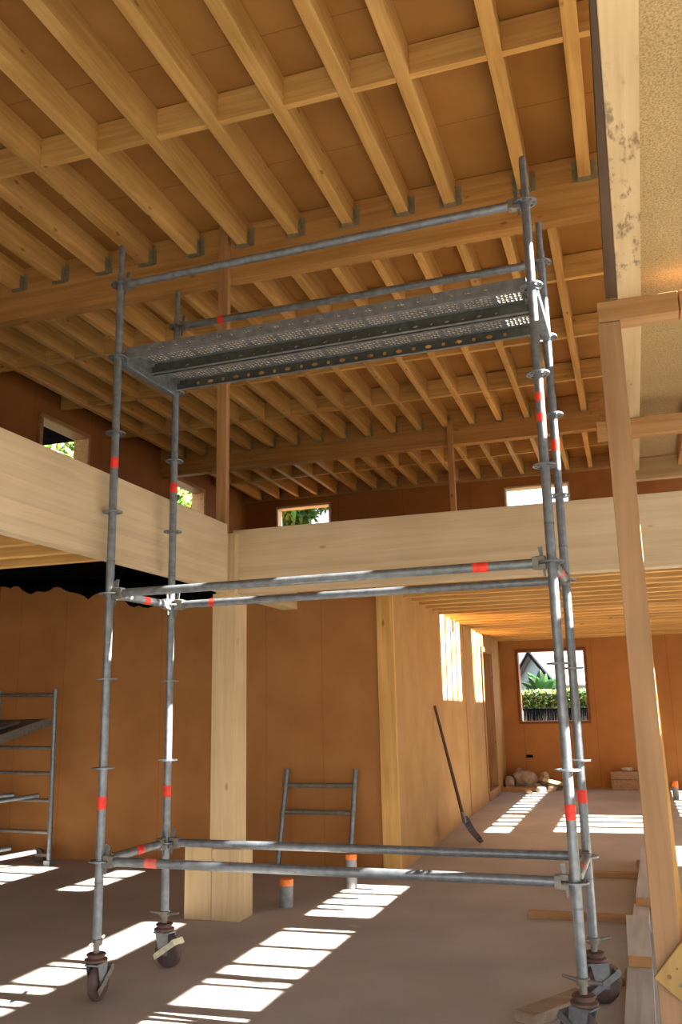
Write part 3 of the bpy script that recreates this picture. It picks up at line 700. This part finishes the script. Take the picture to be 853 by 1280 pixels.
for q, off in enumerate((.03, .36)):
    mb = MB(); O = loc(*POL['FL'], ZR[6]+.075)+dU*.03+dV*off; W = .305; Ld = LEN-.06; Z = Vector((0, 0, 1))
    nu = 104; us = [Ld*i/nu for i in range(nu+1)]
    vs = [0, .03]+[.03+(W-.06)*(k+1)/9 for k in range(9)]+[W]
    def hl(i, j):
        if j in (0, 10) or i < 2 or i > nu-3: return None
        if (i % 8) == 7: return None
        return (.0095, .0095) if (i+j) % 2 == 0 else (.006, .006)
    perf(mb, O, dU, dV, us, vs, hl, depth=.005, N=Z, mi=2)
    # flanges with slots
    nf = 52; uf = [Ld*i/nf for i in range(nf+1)]
    for vv, nv in ((0, 0), (W, 1)):
        pat = (lambda i, j: ((.022, .012) if i % 4 == 1 else (.012, .012)) if (j == 1 and i % 4 in (1, 3) and 2 < i < nf-3) else None)
        perf(mb, O+dV*vv-Z*.068, dU, Z, uf, [0, .02, .048, .068], pat, mi=0 if (q == 0 and nv == 0) else 1)  # all but the front flange take the steel with painted shade
        mb.box(0, 1, 0, 1, 0, 1, mat=Matrix(((dU.x*Ld, dV.x*.022*(1 if nv == 0 else -1), 0, (O+dV*vv).x), (dU.y*Ld, dV.y*.022*(1 if nv == 0 else -1), 0, (O+dV*vv).y), (0, 0, .003, O.z-.071), (0, 0, 0, 1))))
    pl = mb.build('deck_plank', ['galvanised', 'shaded_steel', 'galvanised', 'lit_rim_steel'], T)
    for s_, u0 in ((-1, 0), (1, Ld)):
        mb = MB()
        for v in (.04, W-.06):
            P0 = O+dU*u0+dV*v
            Mx = Matrix(((dU.x*s_, dV.x, 0, P0.x), (dU.y*s_, dV.y, 0, P0.y), (0, 0, 1, P0.z), (0, 0, 0, 1)))
            mb.box(-.04, .025, 0, .035, -.03, -.004, mat=Mx); mb.box(.008, .025, 0, .035, -.085, -.004, mat=Mx)
        mb.build('hook', 'dull_steel', pl, bevel=.002)
        mb = MB(); P0 = O+dU*u0
        Mx = Matrix(((dU.x*s_, dV.x, 0, P0.x), (dU.y*s_, dV.y, 0, P0.y), (0, 0, 1, P0.z), (0, 0, 0, 1)))
        mb.box(-.004, 0, 0, W, -.07, 0, mat=Mx); mb.build('end_plate', 'galvanised', pl)

# ------------------------------------------------------------------ rubble and boxes at the far wall
def lump(name, c_, s, mat, label, cat, group=None, seed=0, rz=0):
    import bmesh
    rr = random.Random(seed); bm = bmesh.new(); bmesh.ops.create_icosphere(bm, subdivisions=2, radius=1)
    k1 = [rr.uniform(1.5, 3) for _ in range(3)]
    for v in bm.verts:
        n_ = 1+.18*math.sin(v.co.x*k1[0]+seed)*math.cos(v.co.y*k1[1])+.1*rr.uniform(-1, 1)
        co = v.co*n_
        co.x = max(-.8, min(.8, co.x)); co.z = max(-.7, min(.75, co.z)); v.co = Vector((co.x*s[0], co.y*s[1], co.z*s[2]))
    me = bpy.data.meshes.new(name); bm.to_mesh(me); bm.free(); me.materials.append(M[mat])
    o = bpy.data.objects.new(name, me); COL.objects.link(o); o.location = (c_[0], c_[1], c_[2]+s[2]*.7); o.rotation_euler.z = rz
    return tag(o, label, cat, group)
G = 'rubble pieces by the far wall'
lump('rubble_sack', (-1.98, 16.45, .02), (.26, .18, .2), 'stone', 'plump dusty sack in the rubble at the far left corner', 'sack', G, 3)
for i, (x, y, a, b, c2, lb) in enumerate([(-2.25, 16.3, .1, .1, .16, 'brown lump in the corner left of the sack'), (-2.12, 16.66, .1, .08, .24, 'tall lump standing behind the sack against the far wall'),
        (-1.66, 16.55, .12, .08, .2, 'grey lump just right of the sack under the window'), (-1.5, 16.35, .12, .12, .10, 'flat rubble lump in front of the window wall'),
        (-1.68, 15.9, .1, .09, .06, 'small pale stone at the start of the sunlit strip'), (-1.75, 16.2, .09, .07, .08, 'pale stone in the sunlit strip near the wall'),
        (-1.85, 15.6, .08, .06, .05, 'pale stone in the sunlit strip nearest the viewer'), (-1.5, 16.0, .08, .06, .07, 'stone to the right of the sunlit strip')]):
    lump('rubble_stone', (x, y, 0), (a, b, c2), 'stone', lb, 'rubble', G, 10+i, i)
mb = MB(); Rm = Matrix.Translation((-1.45, 16.25, .10)) @ Matrix.Rotation(.5, 4, 'Z') @ Matrix.Rotation(.25, 4, 'Y'); mb.box(-.28, .28, -.08, .08, 0, .06, mat=Rm)
tag(mb.build('rubble_board', 'pale_wood_x', bevel=.004), 'pale board end tilted on the rubble below the window', 'board', G)
mb = MB(); Rm = Matrix.Translation((-2.0, 16.05, 0)) @ Matrix.Rotation(.05, 4, 'Z'); mb.box(-.36, .4, -.12, .12, 0, .07, mat=Rm)
tag(mb.build('rubble_board', 'brown_wood_x', bevel=.004), 'flat brown board on the floor in front of the sack', 'board', G)
bx = empty('cardboard_box', (-.28, 16.55, 0), 'low brown box against the far wall behind the scaffold', 'box')
MB().box(-.24, .24, -.16, .16, 0, .17).build('base', 'cardboard', bx, bevel=.004)
MB().box(-.235, .22, -.15, .15, .175, .31).build('lid', 'cardboard', bx, bevel=.004)
lump('rubble_stone', (-.25, 16.5, .31), (.12, .08, .05), 'stone', 'brown lump on top of the low box', 'rubble', None, 44)
so = MB().box(-1.99, -1.87, YF-.012, YF-.001, .52, .57).build('socket_hole', 'dark_trim'); tag(so, 'small dark socket opening in the far wall below the window', 'socket')
# ------------------------------------------------------------------ outdoors
struct(MB().box(-80, 80, -60, 120, -.45, -.3).build('ground', 'ground'), 'ground outside the building', 'ground')
struct(MB().box(XL-2.6, XL-.16, 3.0, 10.6, 5.45, 5.6).build('trim_3', 'dark_trim'), 'dark eaves outside the left window', 'trim')
def foliage(name, c_, rad, n, size, mats, label, cat='tree', trunk=True, group=None, seed=1, flat=1.):
    rr = random.Random(seed); e_ = empty(name, (c_[0], c_[1], -.3), label, cat, group)
    mb = MB(); cl = []
    for k_ in range(26):
        while True:
            p = Vector([rr.uniform(-1, 1) for _ in range(3)])
            if p.length < 1: break
        cl.append(Vector((p.x*rad[0], p.y*rad[1], p.z*rad[2])))
    for i in range(n):
        b_ = rr.choice(cl); d_ = Vector([rr.gauss(0, 1) for _ in range(3)]).normalized()
        p = b_+d_*rr.uniform(.5, 1)*min(rad)*.42
        a1 = Vector([rr.gauss(0, 1) for _ in range(3)]).normalized(); a2 = a1.cross(d_+Vector((0, 0, .3))).normalized()
        s_ = size*rr.uniform(.6, 1.4); p.z += c_[2]+.3
        mb.quad([p-a1*s_, p-a2*s_*.45, p+a1*s_, p+a2*s_*.45], rr.choice(range(len(mats))))
    mb.build('crown', list(mats), e_)
    if trunk:
        mb = MB(); mb.tube((0, 0, 0), (0, 0, c_[2]), .16, .08, n=10)
        for b_ in cl[:8]: mb.tube((0, 0, c_[2]*.8), (b_.x*.8, b_.y*.8, c_[2]+.3+b_.z*.8), .05, .02, n=6)
        mb.build('trunk', 'bark', e_)
    return e_
Gt = 'trees outside the windows'
foliage('broadleaf_tree', (-10.0, 24.5, 7.2), (1.5, 1.8, 2.2), 10000, .17, ['leaf_green', 'leaf_yellow', 'leaf_yellow', 'leaf_green'], 'sunlit yellow green tree outside the small back window', group=Gt, seed=2)
foliage('broadleaf_tree', (-7.35, 25.2, 7.4), (1.5, 2.0, 3.0), 7000, .17, ['leaf_green', 'leaf_dark', 'leaf_green', 'leaf_yellow'], 'darker green tree right of the yellow one behind the back window', group=Gt, seed=3)
foliage('broadleaf_tree', (-13.2, 18.3, 6.2), (2.0, 2.4, 3.2), 7000, .17, ['leaf_green', 'leaf_yellow', 'leaf_green'], 'bright tree outside the second left window', group=Gt, seed=4)
foliage('broadleaf_tree', (-13.9, 24.9, 7.9), (1.6, 2.2, 2.6), 7000, .17, ['leaf_green', 'leaf_yellow', 'leaf_green'], 'bright tree farther back outside the second left window', group=Gt, seed=14)
foliage('broadleaf_tree', (-12.5, 13.4, 5.2), (2.0, 1.9, 2.6), 7000, .14, ['leaf_green', 'leaf_yellow', 'stone'], 'leafy tree below the eaves outside the first left window', group=Gt, seed=5)
# hedge, grass, fence, banana, house through the far window
hb = empty('clipped_hedge', (-1.9, 21.3, -.3), 'clipped hedge outside the ground floor window', 'hedge')
rr = random.Random(9); mb = MB(); mb.box(-3, 3.2, -.1, .5, 1.68, 1.98)
mb.build('core', 'leaf_dark', hb)
for i in range(7): MB().tube((-2.7+.9*i, .2, 0), (-2.7+.9*i, .2, 1.7), .04, n=8).build('stem', 'bark', hb)
mb = MB()
for i in range(9000):
    p = Vector((rr.uniform(-3, 3.2), rr.uniform(-.28, .5), 2.04+rr.uniform(-.05, .04)) if rr.random() < .35 else (rr.uniform(-3, 3.2), -.15+rr.uniform(-.1, .05), rr.uniform(1.66 if rr.random() < .85 else 1.5, 2.05)))
    a1 = Vector([rr.gauss(0, 1) for _ in range(3)]).normalized(); a2 = a1.orthogonal().normalized(); s_ = .045
    mb.quad([p-a1*s_, p-a2*s_*.5, p+a1*s_, p+a2*s_*.5], rr.randrange(3))
mb.build('leaves', ['leaf_green', 'leaf_dark', 'leaf_yellow'], hb)
mb = MB()
for i in range(1500):
    x = rr.uniform(-4.5, 1.0); y = rr.uniform(19.8, 20.6); h = rr.uniform(.9, 1.7)
    dx, dy = rr.uniform(-.22, .22), rr.uniform(-.1, .1)
    mb.quad([(x, y, -.3), (x+.022, y, -.3), (x+dx+.005, y+dy, -.3+h)])
tag(mb.build('dry_grass', 'dry_grass'), 'tall dry grass stalks below the hedge', 'grass', kind='stuff')
mb = MB(); mb.box(-5.2, 1.8, 20.93, 20.97, -.3, 1.36); tag(mb.build('garden_fence', 'dark_trim'), 'dark low fence beneath the hedge', 'fence')
mb = MB(); mb.box(-2.50, -2.42, 20.3, 20.38, -.3, 1.32); tag(mb.build('fence_post', 'house_wall'), 'pale fence post at the left of the far window', 'post')
bn = empty('banana_plant', (-2.2, 22.6, -.3), 'banana plant with broad leaves above the hedge', 'plant')
MB().tube((0, 0, 0), (0, 0, 2.1), .12, .07, n=12).build('stem', 'leaf_green', bn, smooth=True)
for k_, (az, el, L_) in enumerate([(175, 38, .62), (165, 12, .6), (150, 60, .72), (95, 78, .72), (60, 66, .6), (20, 45, .62), (5, 22, .6), (-40, 40, .5), (-100, 50, .5), (215, 55, .6), (30, 12, .6), (190, -2, .5)]):
    az, el = math.radians(az), math.radians(el); mb = MB(); d_ = Vector((math.cos(az)*math.cos(el), math.sin(az)*math.cos(el)*.4, math.sin(el))).normalized()
    sd = d_.cross(Vector((0, -1, .2))).normalized(); pts = []
    for i in range(9):
        t_ = i/8; c0 = Vector((0, 0, 2.05))+d_*L_*t_+Vector((0, 0, -.22*t_*t_*L_)); w = .105*math.sin(math.pi*min(1, .12+t_*.86))
        pts.append((c0-sd*w, c0+Vector((0, -.02, 0)), c0+sd*w))
    for a, b_ in zip(pts, pts[1:]): mb.quad([a[0], b_[0], b_[1], a[1]]); mb.quad([a[1], b_[1], b_[2], a[2]])
    mb.build('leaf', 'banana_leaf' if k_ % 3 else 'leaf_dark', bn)
hs = empty('gabled_house', (-6.1, 60, -.3), 'pale gabled house with light roof seen through the far window', 'house', rz=math.radians(-60))
# local: ridge along +Y local, gable wall at y=0
W2, zr, ze, LH = 3.6, 5.1, 3.0, 14
mb = MB()
pr = [(-W2, 0), (W2, 0), (W2, ze-.1), (0, zr-.1), (-W2, ze-.1)]
n0 = len(mb.v)
for yy in (0, LH): mb.v += [(a, yy, b_) for a, b_ in pr]
mb.f += [(0, 1, 2, 3, 4), (5, 6, 7, 8, 9), (0, 1, 6, 5), (1, 2, 7, 6), (4, 0, 5, 9)]; mb.m += [0]*5
mb.build('walls', 'house_wall', hs)
for s_ in (-1, 1):
    mb = MB(); o_ = .5
    A = (0, -.5, zr); B = (s_*(W2+o_), -.5, ze-.3); C_ = (s_*(W2+o_), LH+.5, ze-.3); D_ = (0, LH+.5, zr)
    mb.quad([A, B, C_, D_]); r_ = mb.build('roof_slope', 'house_roof', hs, solid=.12)
    mb = MB(); mb.quad([(0, -.52, zr-.02), (s_*(W2+o_), -.52, ze-.32), (s_*(W2+o_), -.52, ze-.52), (0, -.52, zr-.24)]); mb.build('barge_board', 'dark_trim', hs, solid=.05)
mb = MB(); mb.box(-1.1, 1.1, -.06, .0, 3.35, 3.42); mb.build('window_lintel', 'dull_steel', hs)
h2 = empty('white_roofed_shed', (-12.3, 84, -.3), 'white roofed building left of the gabled house', 'house', rz=math.radians(-20))
mb = MB(); mb.box(-4, 3.6, 0, 5, 0, 3.4); mb.build('walls', 'house_wall', h2)
mb = MB(); mb.quad([(-4.4, -.4, 3.6), (4.4, -.4, 3.6), (2.6, 3.0, 7.2), (-2.4, 3.0, 7.2)]); mb.build('roof_slope', 'white_roof', h2, solid=.1)
foliage('broadleaf_tree', (-9, 95, 4.5), (9, 3, 3.0), 5000, .5, ['leaf_dark', 'leaf_green'], 'distant dark trees above the house roof', group=Gt, seed=8)

# ------------------------------------------------------------------ light
w = bpy.data.worlds.new('World'); S.world = w; w.use_nodes = True; nt = w.node_tree
bg = nt.nodes['Background']; bg.inputs[1].default_value = 1.0
tc = nd(nt, 'ShaderNodeTexCoord'); sp = nd(nt, 'ShaderNodeSeparateXYZ'); nt.links.new(tc.outputs['Generated'], sp.inputs[0])
r = ramp(nt, [(.0, (1.0, .97, .9)), (.12, (.95, .97, 1.0)), (.6, (.42, .58, .9))]); nt.links.new(sp.outputs[2], r.inputs[0]); nt.links.new(r.outputs[0], bg.inputs[0])
bg.inputs[1].default_value = 5.2
sd_ = bpy.data.lights.new('sun', 'SUN'); so_ = bpy.data.objects.new('sun', sd_); COL.objects.link(so_)
sd_.energy = 80; sd_.angle = math.radians(.53); sd_.color = (1, .95, .86)
dirv = Vector((-1, -.04, -.65)); so_.rotation_euler = dirv.to_track_quat('-Z', 'Y').to_euler(); so_.location = (8, 5, 8)

# ------------------------------------------------------------------ camera
cam = bpy.data.cameras.new('camera'); co = bpy.data.objects.new('camera', cam); COL.objects.link(co); S.camera = co
cam.sensor_fit = 'VERTICAL'; cam.sensor_height = 36; cam.lens = 36*1088.6/1280; cam.clip_end = 400; cam.clip_start = .05
yaw, pit, roll = -.31467, .21822, -.021235
cy, sy, cp, sp_, cr_, sr = math.cos(yaw), math.sin(yaw), math.cos(pit), math.sin(pit), math.cos(roll), math.sin(roll)
f = Vector((sy*cp, cy*cp, sp_)); r0 = Vector((cy, -sy, 0)); u0 = r0.cross(f)
rv = r0*cr_+u0*sr; uv = r0*-sr+u0*cr_
co.matrix_world = Matrix(((rv.x, uv.x, -f.x, 0), (rv.y, uv.y, -f.y, 0), (rv.z, uv.z, -f.z, 1.53), (0, 0, 0, 1)))

S.view_settings.view_transform = 'Standard'; S.view_settings.look = 'None'; S.view_settings.gamma = 1
S.view_settings.use_curve_mapping = False; S.view_settings.exposure = -0.36
